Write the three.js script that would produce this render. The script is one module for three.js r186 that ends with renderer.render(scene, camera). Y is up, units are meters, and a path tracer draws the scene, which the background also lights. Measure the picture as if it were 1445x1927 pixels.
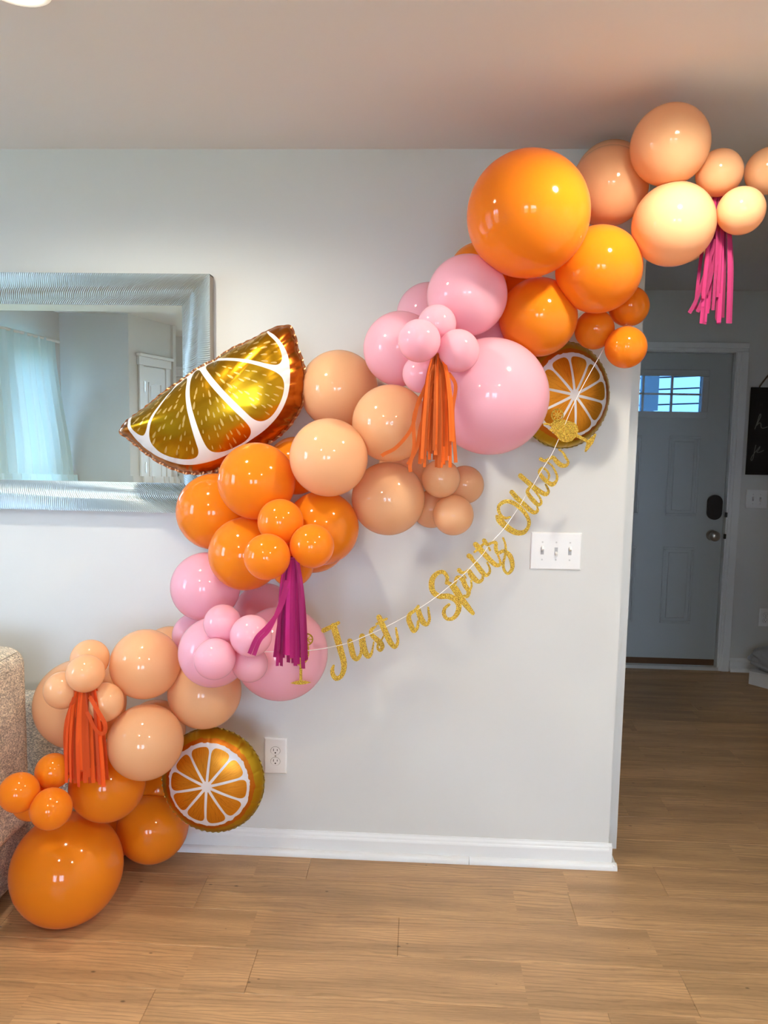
import * as THREE from 'three';
import { RoundedBoxGeometry } from 'three/addons/geometries/RoundedBoxGeometry.js';
import { mergeGeometries, mergeVertices } from 'three/addons/utils/BufferGeometryUtils.js';

// ---------- camera, sky, exposure ----------
const scene = new THREE.Scene();
const camera = new THREE.PerspectiveCamera(67.28, 1445 / 1927, 0.05, 120);
camera.position.set(0, 1.5135, 2.6252);
camera.rotation.order = 'YXZ';
camera.rotation.set(-0.1019, 0.0479, 0.0176);
const renderer = new THREE.WebGLRenderer({ antialias: true });
renderer.toneMapping = THREE.LinearToneMapping;
renderer.toneMappingExposure = 1.25;
renderer.shadowMap.enabled = true;
scene.background = new THREE.Color().setRGB(11.8, 15.8, 21.6);   // bright open daylight sky
const LAMP = 2.75, LAMP_COLOR = new THREE.Color().setRGB(1, 0.94, 0.765);
const H = 2.44;

// ---------- helpers ----------
let seed = 7;
const rnd = () => { seed = (seed + 0x6d2b79f5) | 0; let t = Math.imul(seed ^ (seed >>> 15), 1 | seed); t = (t + Math.imul(t ^ (t >>> 7), 61 | t)) ^ t; return ((t ^ (t >>> 14)) >>> 0) / 4294967296; };
const rr = (a, b) => a + (b - a) * rnd();
const lerp = THREE.MathUtils.lerp, clamp = THREE.MathUtils.clamp, smooth = THREE.MathUtils.smoothstep;
const hash = (x, y, s) => { let h = Math.imul(x | 0, 374761393) ^ Math.imul(y | 0, 668265263) ^ Math.imul(s | 0, 1274126177); h = Math.imul(h ^ (h >>> 13), 1274126177); return ((h ^ (h >>> 16)) >>> 0) / 4294967296; };
const vnoise = (x, y, s) => { const xi = Math.floor(x), yi = Math.floor(y), u = x - xi, v = y - yi, a = u * u * (3 - 2 * u), b = v * v * (3 - 2 * v); return lerp(lerp(hash(xi, yi, s), hash(xi + 1, yi, s), a), lerp(hash(xi, yi + 1, s), hash(xi + 1, yi + 1, s), a), b); };
const fbm = (x, y, s, o = 4) => { let f = 0, a = 0.5, n = 0; for (let i = 0; i < o; i++) { f += a * vnoise(x, y, s + i); n += a; a *= 0.5; x *= 2.03; y *= 2.03; } return f / n; };
const taken = {};
const numbered = (name) => { const k = taken[name] = (taken[name] ?? -1) + 1; return k ? name + '_' + String(k).padStart(3, '0') : name; };
function mesh(name, geometry, material, parent = scene) {
  const m = new THREE.Mesh(geometry, material);
  m.name = parent === scene ? numbered(name) : name;
  m.castShadow = m.receiveShadow = true;
  parent.add(m);
  return m;
}
function tag(o, label, category, group) { Object.assign(o.userData, { label, category }); if (group) o.userData.group = group; return o; }
function thing(name, label, category, p = [0, 0, 0], group) {
  const g = new THREE.Group(); g.name = numbered(name); g.position.set(...p); scene.add(g);
  return tag(g, label, category, group);
}
function structure(name, geometry, material) {
  const o = geometry ? mesh(name, geometry, material) : new THREE.Group();
  if (!geometry) { o.name = numbered(name); scene.add(o); }
  o.userData.kind = 'structure';
  return o;
}
const box = (x0, x1, y0, y1, z0, z1) => new THREE.BoxGeometry(x1 - x0, y1 - y0, z1 - z0).translate((x0 + x1) / 2, (y0 + y1) / 2, (z0 + z1) / 2);
const rbox = (x0, x1, y0, y1, z0, z1, r = 0.004, s = 3) => new RoundedBoxGeometry(x1 - x0, y1 - y0, z1 - z0, s, Math.min(r, (x1 - x0) / 2.01, (y1 - y0) / 2.01, (z1 - z0) / 2.01)).translate((x0 + x1) / 2, (y0 + y1) / 2, (z0 + z1) / 2);
const merge = (list) => mergeGeometries(list.map((g) => { const h = g.index ? g.toNonIndexed() : g; for (const k of Object.keys(h.attributes)) if (!['position', 'normal', 'uv'].includes(k)) h.deleteAttribute(k); return h; }));
function grid(nu, nv, at, uvAt = (u, v) => [u, v], normals = true) {
  const P = [], U = [], I = [];
  for (let j = 0; j <= nv; j++) for (let i = 0; i <= nu; i++) { P.push(...at(i / nu, j / nv)); U.push(...uvAt(i / nu, j / nv)); }
  for (let j = 0; j < nv; j++) for (let i = 0; i < nu; i++) { const a = j * (nu + 1) + i, b = a + 1, c = a + nu + 1, d = c + 1; I.push(a, b, d, a, d, c); }
  const g = new THREE.BufferGeometry();
  g.setAttribute('position', new THREE.Float32BufferAttribute(P, 3)).setAttribute('uv', new THREE.Float32BufferAttribute(U, 2)).setIndex(I);
  if (normals) g.computeVertexNormals();
  return g;
}
const parse = (s) => s.split(' , ').map((t) => t.trim().split(' ').map(Number));
function tube(points, r, n = 40, sides = 8) { return new THREE.TubeGeometry(new THREE.CatmullRomCurve3(points.map((p) => new THREE.Vector3(...p))), n, r, sides); }
// a strip of card along x y w points (metres), depth t, rounded ends
function strokeGeo(pts, t, lift = 0) {
  const n = pts.length > 2 ? (pts.length - 1) * 7 : 4, c = new THREE.CatmullRomCurve3(pts.map((p) => new THREE.Vector3(p[0], p[1], p[2])), false, 'centripetal');
  const q = []; for (let i = 0; i <= n; i++) q.push(c.getPoint(i / n));
  const L = [], R = [], dirs = [];
  q.forEach((p, i) => { const a = q[Math.max(0, i - 1)], b = q[Math.min(n, i + 1)], l = Math.hypot(b.x - a.x, b.y - a.y) || 1, nx = -(b.y - a.y) / l, ny = (b.x - a.x) / l, w = p.z / 2; dirs.push([nx, ny]); L.push([p.x + nx * w, p.y + ny * w]); R.push([p.x - nx * w, p.y - ny * w]); });
  const V = [], zf = t / 2 + lift, zb = -t / 2 - lift;
  const tri = (a, b, c, za, zb2, zc) => V.push(a[0], a[1], za, b[0], b[1], zb2, c[0], c[1], zc);
  const face = (a, b, c) => { tri(a, b, c, zf, zf, zf); tri(a, c, b, zb, zb, zb); };
  const wall = (a, b) => { tri(a, b, b, zf, zb, zf); tri(a, a, b, zf, zb, zb); };
  for (let i = 0; i < n; i++) { face(R[i], R[i + 1], L[i + 1]); face(R[i], L[i + 1], L[i]); wall(R[i + 1], R[i]); wall(L[i], L[i + 1]); }
  for (const [i, sgn] of [[0, -1], [n, 1]]) {
    const p = q[i], w = p.z / 2, [nx, ny] = dirs[i], tx = ny * sgn, ty = -nx * sgn; let prev = null;
    for (let k = 0; k <= 8; k++) {
      const a = Math.PI * k / 8, x = p.x + w * (Math.cos(a) * nx * -sgn + Math.sin(a) * tx), y = p.y + w * (Math.cos(a) * ny * -sgn + Math.sin(a) * ty), cur = [x, y];
      if (prev) { face([p.x, p.y], prev, cur); wall(cur, prev); }
      prev = cur;
    }
  }
  const g = new THREE.BufferGeometry(); g.setAttribute('position', new THREE.Float32BufferAttribute(V, 3));
  const uv = []; for (let i = 0; i < V.length; i += 3) uv.push(V[i] * 10, V[i + 1] * 10 + V[i + 2] * 7);
  g.setAttribute('uv', new THREE.Float32BufferAttribute(uv, 2)); g.computeVertexNormals();
  return g;
}
function plate(points, t) { const g = new THREE.ExtrudeGeometry(new THREE.Shape(points.map((p) => new THREE.Vector2(...p))), { depth: t, bevelEnabled: false }).translate(0, 0, -t / 2); const a = g.attributes.uv; for (let i = 0; i < a.count; i++) a.setXY(i, g.attributes.position.getX(i) * 10, g.attributes.position.getY(i) * 10 + g.attributes.position.getZ(i) * 7); return g; }
// ---------- textures ----------
function dataTex(w, h, fn, srgb) {
  const d = new Uint8Array(w * h * 4);
  for (let y = 0, o = 0; y < h; y++) for (let x = 0; x < w; x++, o += 4) { const c = fn(x, y); d[o] = clamp(c[0], 0, 255); d[o + 1] = clamp(c[1], 0, 255); d[o + 2] = clamp(c[2], 0, 255); d[o + 3] = 255; }
  const t = new THREE.DataTexture(d, w, h); t.wrapS = t.wrapT = THREE.RepeatWrapping; t.magFilter = THREE.LinearFilter; if (srgb) t.colorSpace = THREE.SRGBColorSpace; t.needsUpdate = true;
  return t;
}
function canvasTex(w, h, draw, srgb = true) {
  const c = document.createElement('canvas'); c.width = w; c.height = h; draw(c.getContext('2d'), w, h);
  const t = new THREE.CanvasTexture(c); if (srgb) t.colorSpace = THREE.SRGBColorSpace; return t;
}
const std = (o) => new THREE.MeshStandardMaterial(o), phys = (o) => new THREE.MeshPhysicalMaterial(o);
const rgb = (r, g, b) => new THREE.Color().setRGB(r, g, b);
const paintBump = dataTex(256, 256, (x, y) => { const v = 120 + 70 * (vnoise(x / 4, y / 4, 3) - 0.5) + 60 * (vnoise(x / 9, y / 9, 5) - 0.5); return [v, v, v]; });
const wallPaint = std({ color: rgb(0.69, 0.685, 0.665), roughness: 0.75, bumpMap: paintBump, bumpScale: 0.0004 });
const ceilPaint = std({ color: rgb(0.78, 0.755, 0.74), roughness: 0.9 });
const trimPaint = std({ color: rgb(0.82, 0.83, 0.83), roughness: 0.4 });
const doorPaint = std({ color: rgb(0.47, 0.50, 0.50), roughness: 0.45 });
const plastic = std({ color: rgb(0.86, 0.86, 0.86), roughness: 0.35 });
const dark = std({ color: rgb(0.02, 0.02, 0.022), roughness: 0.4 });
const metal = std({ color: rgb(0.45, 0.42, 0.38), roughness: 0.3, metalness: 1 });
const glass = phys({ color: 0xffffff, transmission: 1, roughness: 0, ior: 1.5 });

// ---------- room shell ----------
// a wall from a to b in plan (x, z), thickness t to the left of its direction, with holes [s0, s1, y0, y1]
function wall(name, a, b, t, holes = [], y1 = H, m = wallPaint) {
  const dx = b[0] - a[0], dz = b[1] - a[1], L = Math.hypot(dx, dz), s = new THREE.Shape([[0, 0], [L, 0], [L, y1], [0, y1]].map((p) => new THREE.Vector2(...p)));
  for (const [s0, s1, h0, h1] of holes) s.holes.push(new THREE.Path([[s0, h0], [s0, h1], [s1, h1], [s1, h0]].map((p) => new THREE.Vector2(...p))));
  const g = new THREE.ExtrudeGeometry(s, { depth: Math.abs(t), bevelEnabled: false });
  if (t < 0) g.translate(0, 0, t);
  const u = new THREE.Vector3(dx / L, 0, dz / L), up = new THREE.Vector3(0, 1, 0), n = new THREE.Vector3().crossVectors(u, up);
  g.applyMatrix4(new THREE.Matrix4().makeBasis(u, up, n).setPosition(a[0], 0, a[1]));
  return structure(name, g, m);
}
const XE = 0.6895, XL = -2.97, XR = 3.2;
// main wall behind the balloons: its face is the plane z = 0
structure('wall_back', box(XL - 0.12, XE, 0, H, -0.12, 0), wallPaint);
wall('wall_left', [XL, 3.79], [XL, -0.12], -0.12, [[3.79 - 3.42, 3.79 - 2.74, 0.35, 2.1], [3.79 - 2.2, 3.79 - 1.5, 1.0, 2.2], [3.79 - 1.15, 3.79 - 0.3, 0.95, 2.1]]);
wall('wall_nook', [XL, 3.67], [-2.40, 3.67], 0.12);
const A = [-2.40, 3.67], B = [-2.245, 4.42];
wall('wall_closet', A, B, 0.1);
wall('wall_recess', [-2.245, 4.42], [-2.75, 4.42], 0.1);
wall('wall_passage_left', [-2.75, 4.42], [-2.75, 5.3], 0.1);
wall('wall_passage', [-2.75, 5.3], [-1.5, 5.3], 0.1);
wall('wall_passage_right', [-1.5, 5.3], [-1.5, 6.6], 0.1);
wall('wall_rear', [-1.5, 6.5], [1.42, 6.5], 0.12, [[1.5, 2.5, 0.8, 2.15], [0.2, 1.0, 0.8, 2.15]]);
wall('wall_right', [1.3, 6.62], [1.3, 0.35], 0.12);
wall('wall_entry_side', [1.42, 0.35], [XR, 0.35], 0.1);
wall('wall_entry_right', [XR, 0.45], [XR, -2.53], 0.12);
wall('wall_entry', [0.75, -2.41], [XR, -2.41], -0.14, [[1.02 - 0.75, 1.98 - 0.75, 0, 2.075]]);
wall('wall_entry_left', [0.75, -0.12], [0.75, -2.55], -0.1, [[0.95, 1.35, 1.35, 1.85]]);
structure('ceiling', box(XL - 0.12, XR + 0.12, H, H + 0.15, -2.55, 6.62), ceilPaint);
// the stair window beside the entry
const soil = std({ color: rgb(0.22, 0.25, 0.12), roughness: 1 });
structure('ground', box(-30, 30, -0.5, -0.25, -30, 30), soil);

// ---------- floor: oak planks, 1.22 m x 0.18 m ----------
const PL = 1.2135, PW = 0.1797;
function woodTex(s) {
  const W = 1024, Hh = 176, knots = [];
  for (let i = 0; i < 3; i++) knots.push([hash(i, 1, s) * W, (0.2 + 0.6 * hash(i, 2, s)) * Hh, 2 + 3 * hash(i, 3, s)]);
  const cath = 0.3 + 0.4 * hash(9, 9, s), cx = hash(8, 8, s) * W;
  return dataTex(W, Hh, (x, y) => {
    let yy = y; let kn = 0;
    for (const [kx, ky, kr] of knots) { const dx = (x - kx) / 5, dy = y - ky, d = Math.hypot(dx, dy); yy += dy / (1 + d * 0.25) * 1.1 * Math.exp(-d / 26); kn = Math.max(kn, smooth(-Math.hypot((x - kx) / 1.7, dy), -kr, -kr * 0.2)); }
    const warp = (fbm(x / 190, yy / 60, s + 20, 3) - 0.5) * 34;
    const v = (yy + warp) / Hh - cath, ring = Math.abs(v) * 30 - Math.pow((x - cx) / 260, 2) * 2.0 * Math.exp(-Math.abs(v) * 9);
    const bands = 0.5 + 0.5 * Math.sin(ring * 2.3 + fbm(x / 120, yy / 14, s + 3, 3) * 5);
    const fine = fbm(x / 46, (yy + warp * 0.5) / 1.5, s + 5, 3), fibre = vnoise(x / 11, y * 1.3, s + 9), tone = fbm(x / 330, yy / 36, s + 11, 2);
    let k = 0.84 + 0.15 * (fine - 0.5) + 0.04 * (fibre - 0.5) - 0.09 * Math.pow(bands, 5) * (0.4 + 1.2 * tone) + 0.2 * (tone - 0.5);
    if (vnoise(x / 26, yy / 1.2, s + 31) > 0.88) k -= 0.045;
    k -= kn * 0.3;
    return [196 * k, 160 * k - 2, 122 * k - 5];
  }, true);
}
const floor = structure('floor');
{
  mesh('subfloor', box(XL - 0.12, XR + 0.12, -0.25, -0.0085, -2.55, 6.62), std({ color: rgb(0.09, 0.06, 0.04), roughness: 0.9 }), floor);
  const tones = [[1.32, 1.26, 1.18], [1.4, 1.33, 1.25], [1.25, 1.19, 1.11], [1.36, 1.29, 1.22], [1.29, 1.24, 1.15]];
  const mats = tones.map((c, i) => std({ map: woodTex(40 + i * 13), color: rgb(...c), roughness: 0.42 }));
  function plank(len, flip, off) {                       // centred, top at y = 0, worn edges chamfered
    const x = len / 2 - 0.0003, z = PW / 2 - 0.0003, c = 0.0012, V = [], U = [];
    const top = [[-x + c, 0, -z + c], [x - c, 0, -z + c], [x - c, 0, z - c], [-x + c, 0, z - c]], rim = [[-x, -c, -z], [x, -c, -z], [x, -c, z], [-x, -c, z]], low = rim.map((p) => [p[0], -0.008, p[2]]);
    const quad = (a, b, d, e) => { for (const p of [a, e, d, a, d, b]) { V.push(...p); U.push((flip ? -1 : 1) * (p[0] / PL) + off, (p[2] / PW) * (flip ? -1 : 1) * 0.98 + 0.5); } };
    quad(...top);
    for (let i = 0; i < 4; i++) { const j = (i + 1) % 4; quad(rim[i], rim[j], top[j], top[i]); quad(low[i], low[j], rim[j], rim[i]); }
    const g = new THREE.BufferGeometry(); g.setAttribute('position', new THREE.Float32BufferAttribute(V, 3)).setAttribute('uv', new THREE.Float32BufferAttribute(U, 2)); g.computeVertexNormals(); return g;
  }
  const full = [0.5, 0.13, 0.77, 0.35].map((o, i) => plank(PL, i % 2, o));
  const known = { 0: -0.362, 1: 0.518, 2: -0.039, 3: -0.448, 4: -0.69, '-1': 0.15, '-2': 0.72 };
  const Z0 = -0.012, x0 = XL, x1 = XR;
  for (let row = -14; row < 37; row++) {
    const zc = Z0 + (row + 0.5) * PW; if (zc < -2.5 || zc > 6.5) continue;
    const lo = zc < -0.13 ? 0.75 : zc > 5.4 ? -1.5 : zc > 3.7 ? -2.75 : x0;
    let s = known[row] ?? lo + rnd() * PL; while (s > lo) s -= PL;
    for (; s < x1; s += PL) {
      const a = Math.max(s, lo), b = Math.min(s + PL, zc > 0.4 ? 1.36 : x1); if (b - a < 0.02) continue;
      const k = Math.floor(rnd() * 4), whole = b - a > PL - 0.001;
      const m = mesh('plank', whole ? full[k] : plank(b - a, k % 2, rnd()), mats[Math.floor(rnd() * 5)], floor);
      m.position.set((a + b) / 2, 0, zc);
    }
  }
}
// baseboard with shoe moulding along the main wall, wrapped round its free end
{
  const profile = (pts, x0, x1) => new THREE.ExtrudeGeometry(new THREE.Shape(pts.map((p) => new THREE.Vector2(...p))), { depth: x1 - x0, bevelEnabled: false }).rotateY(-Math.PI / 2).scale(-1, 1, 1).translate(x0, 0, 0);
  const fix = (g) => { const i = g.attributes.position; for (let k = 0; k < i.count; k += 3) { const a = [i.getX(k), i.getY(k), i.getZ(k)]; i.setXYZ(k, i.getX(k + 1), i.getY(k + 1), i.getZ(k + 1)); i.setXYZ(k + 1, ...a); } g.computeVertexNormals(); return g; };
  const board = [[0, 0], [0.013, 0], [0.013, 0.062], [0.0115, 0.067], [0.0085, 0.07], [0.0075, 0.076], [0.004, 0.082], [0.003, 0.087], [0, 0.087]];
  const shoe = [[0.0132, 0], [0.031, 0], [0.031, 0.006], [0.0295, 0.012], [0.0255, 0.018], [0.02, 0.021], [0.0132, 0.022]];
  const t = structure('trim_1');
  mesh('baseboard', fix(profile(board, XL, XE + 0.011)), trimPaint, t);
  mesh('shoe_moulding', fix(profile(shoe, XL, 0.198)), trimPaint, t); mesh('shoe_moulding', fix(profile(shoe, 0.1995, XE + 0.027)), trimPaint, t);
  const end = (pts) => fix(profile(pts, -0.031, 0.12)).rotateY(Math.PI / 2).translate(XE, 0, 0);
  mesh('baseboard', box(XE, XE + 0.011, 0, 0.0785, -0.118, 0.0125), trimPaint, t); mesh('shoe_moulding', rbox(XE + 0.011, XE + 0.027, 0, 0.021, -0.118, 0.0305, 0.006), trimPaint, t);
  const t2 = structure('trim_2');
  mesh('baseboard', fix(profile(board, 2.045, XR)).translate(0, 0, -2.41), trimPaint, t2); mesh('shoe_moulding', fix(profile(shoe, 2.045, XR)).translate(0, 0, -2.41), trimPaint, t2);
}
// windows: frame, sash bars, panes
function windowAt(name, c, w, h, turn, bars) {
  const g = structure(name); g.position.set(...c); g.rotation.y = turn;
  const f = 0.05, list = [box(-w / 2, w / 2, h / 2 - f, h / 2, -0.1, 0.015), box(-w / 2, w / 2, -h / 2, -h / 2 + f, -0.1, 0.03), box(-w / 2, -w / 2 + f, -h / 2 + f, h / 2 - f, -0.1, 0.015), box(w / 2 - f, w / 2, -h / 2 + f, h / 2 - f, -0.1, 0.015)];
  mesh('window_frame', merge(list), trimPaint, g);
  for (const b of bars) mesh('sash_bar', b === 'h' ? rbox(-w / 2 + f, w / 2 - f, -0.022, 0.022, -0.07, -0.03) : rbox(b - 0.03, b + 0.03, -h / 2 + f, h / 2 - f, -0.07, -0.03), trimPaint, g);
  mesh('pane', box(-w / 2 + f, w / 2 - f, -h / 2 + f, h / 2 - f, -0.052, -0.048), phys({ color: 0xffffff, transmission: 1, roughness: 0, ior: 1.45 }), g);
}
windowAt('window_1', [XL, 1.225, 3.08], 0.68, 1.75, Math.PI / 2, ['h']);
windowAt('window_4', [XL, 1.6, 1.85], 0.7, 1.2, Math.PI / 2, [0]);
windowAt('window_2', [XL, 1.525, 0.725], 0.85, 1.15, Math.PI / 2, ['h']);
windowAt('window_3', [0.5, 1.475, 6.5], 1.0, 1.35, Math.PI, [0, 'h']);
windowAt('window_6', [0.75, 1.6, -1.27], 0.4, 0.5, Math.PI / 2, [0]);
windowAt('window_5', [-0.9, 1.475, 6.5], 0.8, 1.35, Math.PI, ['h']);
// ---------- recessed lights: two rows of three ----------
const lens = std({ color: 0xffffff, roughness: 0.5, emissive: rgb(1, 0.93, 0.82), emissiveIntensity: 5 });
const LIGHTS = [[-0.875, 0.94, 'recessed ceiling light cut by the upper left corner of the photo'], [0.645, 0.95, 'recessed ceiling light whose glow shows at the upper right edge'], [-0.895, 2.6, 'recessed ceiling light above the camera on the left'], [0.645, 2.6, 'recessed ceiling light behind the camera on the right']];
for (const [x, z, label] of LIGHTS) {
  const t = thing('ceiling_light', label, 'ceiling light', [x, H, z], 'recessed ceiling lights');
  mesh('trim_ring', new THREE.LatheGeometry([[0.052, -0.004], [0.056, -0.010], [0.061, -0.012], [0.068, -0.009], [0.073, 0], [0.052, -0.0005]].map((p) => new THREE.Vector2(...p)), 48), std({ color: 0xf4f2ea, roughness: 0.4, emissive: rgb(1, 0.9, 0.72), emissiveIntensity: 0.35 }), t);
  mesh('diffuser_lamp', new THREE.CylinderGeometry(0.052, 0.052, 0.004, 40).translate(0, -0.004, 0), lens, t);
  const s = new THREE.SpotLight(LAMP_COLOR, LAMP, 0, 1.43, 0.32, 2);
  s.position.set(x, H - 0.06, z); s.target.position.set(x, 0, z); s.castShadow = true; s.shadow.radius = 2.2;
  s.name = 'lamp'; scene.add(s, s.target);
}

// ---------- mirror ----------
{
  const xr = -0.7143, xl = -2.42, yt = 2.0275, yb = 1.2306, fw = 0.1, silver = std({ color: rgb(0.36, 0.40, 0.405), roughness: 0.33, metalness: 0.85 });
  const t = thing('mirror', 'wide wall mirror in a ribbed silver frame, hanging left of the garland', 'mirror', [0, 0, 0]);
  const height = (v) => 0.028 + 0.020 * Math.cos(clamp(v, 0, 1) * Math.PI * 0.5) ** 1.3 - (v > 0.9 ? (v - 0.9) * 0.02 : 0);   // outer to inner
  const shift = (v) => (v < 0.42 ? 0.1 * (0.42 - v) ** 2 : 1.5 * (v - 0.42) ** 1.6) * fw;
  function rail(len, place) {                 // s along the outer edge, v from outer to inner, mitred
    const pitch = 0.0072, nu = Math.round(len / pitch) * 5, nv = 18;
    return grid(nu, nv, (u, v) => {
      const s = lerp(v * fw, len - v * fw, u), ph = (s + shift(v)) / pitch * 2 * Math.PI, e = smooth(v, 0, 0.03) * smooth(1 - v, 0, 0.02);
      return place(s, v * fw, height(v) + 0.0011 * Math.cos(ph) * e);
    });
  }
  mesh('frame_rail', rail(xr - xl, (s, d, h) => [xr - s, yt - d, h]), silver, t).geometry.index.array.reverse();
  mesh('frame_rail', rail(xr - xl, (s, d, h) => [xr - s, yb + d, h]), silver, t);
  mesh('frame_rail', rail(yt - yb, (s, d, h) => [xr - d, yt - s, h]), silver, t);
  mesh('frame_rail', rail(yt - yb, (s, d, h) => [xl + d, yt - s, h]), silver, t).geometry.index.array.reverse();
  for (const m of t.children) m.geometry.computeVertexNormals();
  const sideMat = std({ color: rgb(0.42, 0.38, 0.33), roughness: 0.5, metalness: 0.3 });
  mesh('frame_side', merge([box(xr - 0.004, xr, yb, yt, 0.002, 0.0475), box(xl, xl + 0.004, yb, yt, 0.002, 0.0475), box(xl, xr, yt - 0.004, yt, 0.002, 0.0475), box(xl, xr, yb, yb + 0.004, 0.002, 0.0475)]), sideMat, t);
  mesh('backing', box(xl + 0.004, xr - 0.004, yb + 0.004, yt - 0.004, 0.001, 0.015), dark, t);
  const X0 = xl + fw - 0.004, X1 = xr - fw + 0.004, Y0 = yb + fw - 0.004, Y1 = yt - fw + 0.004, b = 0.026, z = 0.027, zb = z - 0.0016;
  const q = (a, c, d, e) => [a, c, d, a, d, e], P = [[X0, Y0, zb], [X1, Y0, zb], [X1, Y1, zb], [X0, Y1, zb], [X0 + b, Y0 + b, z], [X1 - b, Y0 + b, z], [X1 - b, Y1 - b, z], [X0 + b, Y1 - b, z]];
  const F = [...q(4, 5, 6, 7), ...q(0, 1, 5, 4), ...q(1, 2, 6, 5), ...q(2, 3, 7, 6), ...q(3, 0, 4, 7)], g = new THREE.BufferGeometry();
  g.setAttribute('position', new THREE.Float32BufferAttribute(F.flatMap((i) => P[i]), 3)); g.setAttribute('uv', new THREE.Float32BufferAttribute(F.flatMap(() => [0, 0]), 2)); g.computeVertexNormals();
  mesh('mirror_glass', g, std({ color: rgb(0.80, 0.89, 0.92), metalness: 1, roughness: 0 }), t);
}
// ---------- curtain and closet doors that the mirror shows ----------
{
  const t = thing('sheer_curtain', 'white sheer curtain glowing with daylight, seen in the mirror', 'curtain', [0, 0, 0]);
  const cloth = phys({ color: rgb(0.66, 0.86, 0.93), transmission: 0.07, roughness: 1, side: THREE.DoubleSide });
  mesh('curtain_panel', grid(220, 30, (u, v) => {
    const y = lerp(2.19, 0.06, v), z = lerp(2.25, lerp(3.39, 3.66, smooth(v, 0, 0.55) * 0.95 + 0.05 * v), u), a = u * 2 * Math.PI;
    return [XL + 0.09 + 0.022 * (Math.sin(a * 12) + 0.5 * Math.sin(a * 5 + 1.3) + 0.35 * Math.sin(a * 19 + v)) * (0.6 + 0.4 * v), y, z];
  }), cloth, t);
  mesh('curtain_rod', new THREE.CylinderGeometry(0.011, 0.011, 1.25, 16).rotateX(Math.PI / 2).translate(XL + 0.09, 2.185, 2.84), trimPaint, t);
}
{
  const t = thing('sheer_curtain', 'white sheer curtain over the sofa-side window, left of the picture', 'curtain', [0, 0, 0]);
  mesh('curtain_panel', grid(140, 10, (u, v) => [XL + 0.09 + 0.02 * (Math.sin(u * 82) + 0.5 * Math.sin(u * 37 + 1.3)), lerp(2.19, 0.92, v), lerp(0.24, 1.2, u)]), phys({ color: rgb(0.80, 0.88, 0.92), transmission: 0.3, roughness: 1, side: THREE.DoubleSide }), t);
  mesh('curtain_rod', new THREE.CylinderGeometry(0.011, 0.011, 1.1, 16).rotateX(Math.PI / 2).translate(XL + 0.09, 2.185, 0.72), trimPaint, t);
}
function panelDoor(name, origin, dir, s0, s1, top, flip) {   // dir: unit in plan; leaf from s0 to s1
  const g = structure(name), n = [-dir[1], dir[0]]; g.position.set(origin[0], 0, origin[1]);
  g.setRotationFromMatrix(new THREE.Matrix4().makeBasis(new THREE.Vector3(dir[0], 0, dir[1]), new THREE.Vector3(0, 1, 0), new THREE.Vector3().crossVectors(new THREE.Vector3(dir[0], 0, dir[1]), new THREE.Vector3(0, 1, 0))));
  const w = s1 - s0;
  mesh('door_leaf', rbox(s0, s1, 0.01, top, 0.002, 0.012), trimPaint, g);
  for (const [a, b] of [[0.12, 0.9], [1.05, top - 0.13]]) mesh('door_panel', merge([box(s0 + 0.07, s1 - 0.07, a, a + 0.015, 0.012, 0.02), box(s0 + 0.07, s1 - 0.07, b - 0.015, b, 0.012, 0.02), box(s0 + 0.07, s0 + 0.085, a, b, 0.012, 0.02), box(s1 - 0.085, s1 - 0.07, a, b, 0.012, 0.02), box(s0 + 0.1, s1 - 0.1, a + 0.03, b - 0.03, 0.012, 0.016)]), trimPaint, g);
  mesh('door_casing', merge([rbox(s0 - 0.07, s0 - 0.004, 0, top + 0.005, 0.002, 0.02), rbox(s1 + 0.004, s1 + 0.07, 0, top + 0.005, 0.002, 0.02), rbox(s0 - 0.085, s1 + 0.085, top + 0.005, top + 0.075, 0.002, 0.026), rbox(s0 - 0.1, s1 + 0.1, top + 0.075, top + 0.1, 0.002, 0.045)]), trimPaint, g);
  const hx = flip ? s1 + 0.004 : s0, kx = flip ? s0 + 0.04 : s1 - 0.04;
  for (const y of [0.25, 1.19, 1.87]) mesh('hinge', box(hx - 0.008, hx + 0.004, y - 0.045, y + 0.045, 0.012, 0.024), metal, g);
  mesh('door_knob', merge([new THREE.SphereGeometry(0.027, 20, 14).translate(kx, 0.93, 0.065), new THREE.CylinderGeometry(0.01, 0.01, 0.05, 12).rotateX(Math.PI / 2).translate(kx, 0.93, 0.035)]), metal, g);
}
panelDoor('door_2', [A[0] + 0.2024, A[1] + 0.9793], [-0.2024, -0.9793], 0.455, 0.80, 2.04, true);
panelDoor('door_3', [-1.5, 5.3], [-1, 0], 0.25, 0.95, 2.04);
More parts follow.
